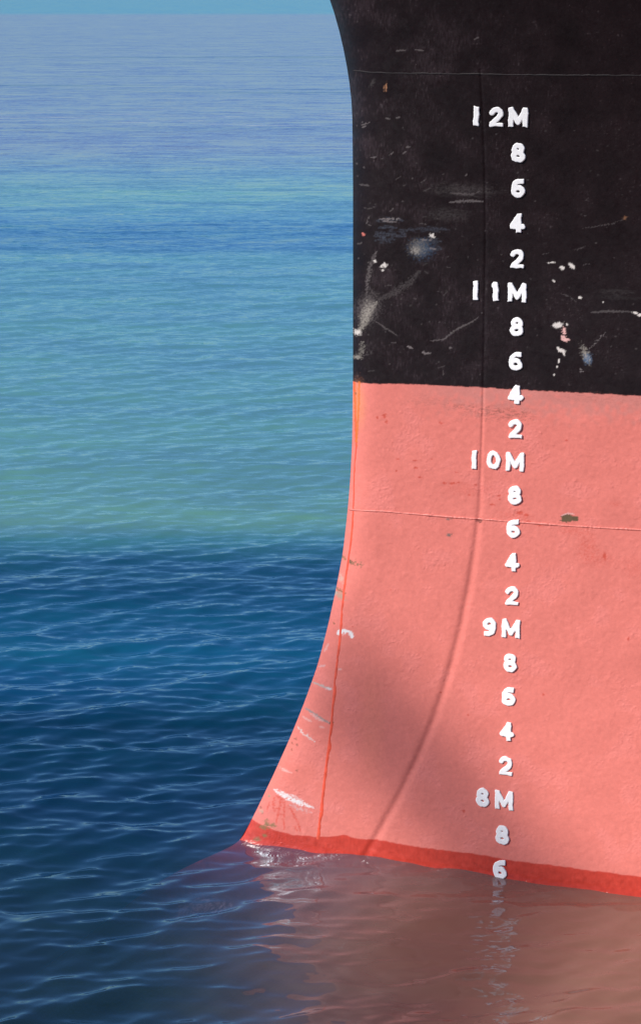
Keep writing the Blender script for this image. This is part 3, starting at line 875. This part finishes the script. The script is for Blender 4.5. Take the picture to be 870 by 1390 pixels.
# browner, redder water colour alongside the hull
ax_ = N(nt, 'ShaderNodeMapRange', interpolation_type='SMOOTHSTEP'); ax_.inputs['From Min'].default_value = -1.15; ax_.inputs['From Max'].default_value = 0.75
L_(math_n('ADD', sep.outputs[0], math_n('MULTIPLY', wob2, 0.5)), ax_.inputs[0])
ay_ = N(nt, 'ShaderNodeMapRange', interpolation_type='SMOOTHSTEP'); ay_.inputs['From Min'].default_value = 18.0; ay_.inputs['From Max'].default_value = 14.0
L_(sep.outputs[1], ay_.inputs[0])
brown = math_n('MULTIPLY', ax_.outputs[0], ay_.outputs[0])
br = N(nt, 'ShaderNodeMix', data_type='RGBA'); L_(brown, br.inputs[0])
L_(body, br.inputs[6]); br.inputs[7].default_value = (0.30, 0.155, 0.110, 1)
dif = N(nt, 'ShaderNodeBsdfDiffuse'); L_(br.outputs[2], dif.inputs[0])
# ripples too small for the mesh
def slope_n(scale, detail, stretch, rough_, rotz=0.3):
    mp = N(nt, 'ShaderNodeMapping'); mp.inputs['Scale'].default_value = stretch; mp.inputs['Rotation'].default_value = (0, 0, rotz)
    L_(geo.outputs['Position'], mp.inputs[0])
    n = N(nt, 'ShaderNodeTexNoise'); n.inputs['Scale'].default_value = scale; n.inputs['Detail'].default_value = detail; n.inputs['Roughness'].default_value = rough_
    L_(mp.outputs[0], n.inputs['Vector'])
    v = N(nt, 'ShaderNodeVectorMath', operation='SUBTRACT'); L_(n.outputs['Color'], v.inputs[0]); v.inputs[1].default_value = (0.5, 0.5, 0.5)
    return v.outputs[0]
def vscale(v, k):
    m = N(nt, 'ShaderNodeVectorMath', operation='SCALE'); L_(v, m.inputs[0])
    if isinstance(k, (int, float)): m.inputs['Scale'].default_value = k
    else: L_(k, m.inputs['Scale'])
    return m.outputs[0]
def vadd(a, b):
    m = N(nt, 'ShaderNodeVectorMath', operation='ADD'); L_(a, m.inputs[0]); L_(b, m.inputs[1]); return m.outputs[0]
b1 = noise_n(7.0, 5, (0.55, 1, 1), 0.62, 0.2, 0.35)
b2 = noise_n(1.6, 5, (0.5, 1, 1), 0.62, 0.2, 0.3)
farw = N(nt, 'ShaderNodeMapRange'); farw.inputs['From Min'].default_value = 0.18; farw.inputs['From Max'].default_value = 0.42; farw.inputs['To Min'].default_value = 0.0; farw.inputs['To Max'].default_value = 0.44
L_(ly, farw.inputs[0])
rip = N(nt, 'ShaderNodeMapRange'); rip.inputs['From Min'].default_value = 0.10; rip.inputs['From Max'].default_value = 0.16; rip.inputs['To Min'].default_value = 0.13; rip.inputs['To Max'].default_value = 0.34
L_(ly, rip.inputs[0])
sl1 = vscale(slope_n(12.0, 4, (0.5, 1, 1), 0.6), rip.outputs[0])
sl2 = vscale(slope_n(1.8, 7, (0.4, 1, 1), 0.72), farw.outputs[0])
sl3 = vscale(slope_n(0.5, 7, (0.3, 1, 1), 0.7), math_n('MULTIPLY', farw.outputs[0], 0.5))
nsum = vadd(geo.outputs['Normal'], vadd(sl1, vadd(sl2, sl3)))
nrm_ = N(nt, 'ShaderNodeVectorMath', operation='NORMALIZE'); L_(nsum, nrm_.inputs[0])
bmp = nrm_
gl = N(nt, 'ShaderNodeBsdfGlossy'); gl.inputs['Roughness'].default_value = 0.015; gl.inputs['Color'].default_value = (0.68, 0.86, 1.0, 1)
L_(bmp.outputs[0], gl.inputs['Normal'])
fr = N(nt, 'ShaderNodeFresnel'); fr.inputs['IOR'].default_value = 1.333; L_(bmp.outputs[0], fr.inputs['Normal'])
tr = N(nt, 'ShaderNodeBsdfTransparent')
mt = N(nt, 'ShaderNodeMixShader'); clr = N(nt, 'ShaderNodeMapRange'); clr.inputs['From Min'].default_value = 0.13; clr.inputs['From Max'].default_value = 0.19; clr.inputs['To Min'].default_value = 0.50; clr.inputs['To Max'].default_value = 0.08
clr.inputs['From Max'].default_value = 0.155; clr.inputs['To Min'].default_value = 0.78
L_(ly, clr.inputs[0]); L_(math_n('MULTIPLY', clr.outputs[0], math_n('SUBTRACT', 1.0, math_n('MULTIPLY', brown, 0.72))), mt.inputs[0])
L_(dif.outputs[0], mt.inputs[1]); L_(tr.outputs[0], mt.inputs[2])
mx = N(nt, 'ShaderNodeMixShader'); L_(math_n('MINIMUM', fr.outputs[0], 0.48), mx.inputs[0]); L_(mt.outputs[0], mx.inputs[1]); L_(gl.outputs[0], mx.inputs[2])
L_(mx.outputs[0], out.inputs['Surface'])
va = N(nt, 'ShaderNodeVolumeAbsorption'); va.inputs['Color'].default_value = (0.45, 0.42, 0.50, 1); va.inputs['Density'].default_value = 4.2
L_(va.outputs[0], out.inputs['Volume'])
sea = mesh_obj('sea', allv, SF, mw)
props(sea, kind='structure')

# ------------------------------------------------------------------ quay the photographer stands on (outside the picture)
conc = simple_mat('quay_concrete', (0.30, 0.29, 0.27), 0.85, noise=0.2, scale=1.5, bump=0.004)
def box(x0, x1, y0, y1, z0, z1):
    v = [(x, y, z) for z in (z0, z1) for y in (y0, y1) for x in (x0, x1)]
    return v, [(0, 2, 3, 1), (4, 5, 7, 6), (0, 1, 5, 4), (2, 6, 7, 3), (0, 4, 6, 2), (1, 3, 7, 5)]
v, f = box(-120, 120, -60, 1.0, -6, 3.5)
props(mesh_obj('quay', v, f, conc, smooth=False), kind='structure')

# unseen lifting machine added behind the camera to throw diagonal shade on the bow
def shade_caster():
    root = bpy.data.objects.new('added_shade_caster', None); C.objects.link(root)
    yel = simple_mat('caster_paint', (0.65, 0.38, 0.03), 0.4); drk = simple_mat('caster_dark_steel', (0.04, 0.04, 0.045), 0.5)
    rub = simple_mat('caster_rubber', (0.02, 0.02, 0.02), 0.8); gls = simple_mat('caster_glass', (0.03, 0.05, 0.06), 0.05)
    px, pz = at(450, 905); p0 = np.array((px, float(smooth_y(px, pz)), pz))
    qx, qz = at(690, 1185); q0 = np.array((qx, float(smooth_y(qx, qz)), qz))
    D = (q0 - p0) / np.linalg.norm(q0 - p0)
    tip = p0 + 62.0 * SUN
    foot = tip + D * ((tip[2] - 6.4) / -D[2])
    base = np.array((foot[0], foot[1], 3.5))
    root.location = tuple(base)
    props(root, 'unseen yellow boom machine, added off frame to shade the bow', 'shade_caster')
    def add(name, v, f, m, par=root, smooth=False):
        o = mesh_obj(name, np.asarray(v) - base, f, m, smooth=smooth); o.parent = par; return o
    def lbox(cx, cy, z0, lx, ly, h, b=0.08):
        rings = []
        for zz_, k in ((z0, b), (z0 + b, 0), (z0 + h - b, 0), (z0 + h, b)):
            x, y = lx / 2 - k, ly / 2 - k; c = b * 0.6
            rings.append([(cx + a, cy + d_, zz_) for a, d_ in ((-x + c, -y), (x - c, -y), (x, -y + c), (x, y - c), (x - c, y), (-x + c, y), (-x, y - c), (-x, -y + c))])
        v = [p for r in rings for p in r]
        f = [(i * 8 + j, i * 8 + (j + 1) % 8, i * 8 + 8 + (j + 1) % 8, i * 8 + 8 + j) for i in range(3) for j in range(8)]
        f += [tuple(range(7, -1, -1)), tuple(range(24, 32))]
        return v, f
    bx_, by_ = base[0], base[1]
    add('chassis', *lbox(bx_, by_, 4.2, 11.0, 2.7, 0.9), yel)
    add('turret', *lbox(bx_, by_, 5.15, 4.2, 2.5, 1.5), yel)
    cab = add('cab', *lbox(bx_ - 1.2, by_ + 1.9, 5.15, 1.9, 1.0, 1.9), yel)
    add('window', *lbox(bx_ - 1.2, by_ + 1.92, 6.0, 1.7, 1.04, 0.8, 0.04), gls, cab)
    for i in range(5):
        for sgn in (-1, 1):
            cx, cy = bx_ - 4.4 + i * 2.2, by_ + sgn * 1.35
            prof = [(0.0, -0.22), (0.30, -0.22), (0.34, -0.16), (0.62, -0.20), (0.68, -0.12), (0.68, 0.12), (0.62, 0.20), (0.34, 0.16), (0.30, 0.22), (0.0, 0.22)]
            v = [(cx + r_ * math.cos(t), cy + o_, 4.18 + r_ * math.sin(t)) for r_, o_ in prof for t in np.arange(24) * math.pi / 12]
            f = [(a * 24 + j, a * 24 + (j + 1) % 24, a * 24 + 24 + (j + 1) % 24, a * 24 + 24 + j) for a in range(len(prof) - 1) for j in range(24)]
            add('wheel', v, f, rub, smooth=True)
    L = float(np.linalg.norm(tip - foot))
    ax = (tip - foot) / L; sd = np.cross(ax, (0, 0, 1)); sd /= np.linalg.norm(sd); up = np.cross(sd, ax)
    v, f = [], []
    for k, (a, b, w) in enumerate(((0.0, 0.36, 0.29), (0.34, 0.70, 0.25), (0.68, 1.0, 0.20))):
        o_ = len(v)
        for t in (a, b):
            for i in range(8):
                th = (i + 0.5) * math.pi / 4
                v.append(tuple(foot + ax * (L * t) + sd * (w * 1.05 * math.cos(th)) + up * (w * 1.05 * math.sin(th))))
        f += [(o_ + j, o_ + (j + 1) % 8, o_ + 8 + (j + 1) % 8, o_ + 8 + j) for j in range(8)] + [tuple(o_ + j for j in range(7, -1, -1)), tuple(o_ + 8 + j for j in range(8))]
    add('shade_caster_jib', v, f, yel)
    tv_, tf_ = tube([tip + (0.0, 0, 0), tip - (0, 0, 4.0), tip - (0, 0, 9.0)], [0.02] * 3, 6)
    add('hoist_rope', tv_, tf_, drk, smooth=True)
    hk = tip - np.array((0, 0, 9.0))
    pts = [hk + (0, 0, 0), hk + (0, 0, -0.3), hk + (0.12, 0, -0.45), hk + (0.10, 0, -0.62), hk + (-0.06, 0, -0.68), hk + (-0.16, 0, -0.55)]
    tv_, tf_ = tube(pts, [0.12, 0.07, 0.06, 0.06, 0.05, 0.02], 8)
    add('hook', tv_, tf_, drk, smooth=True)
shade_caster()
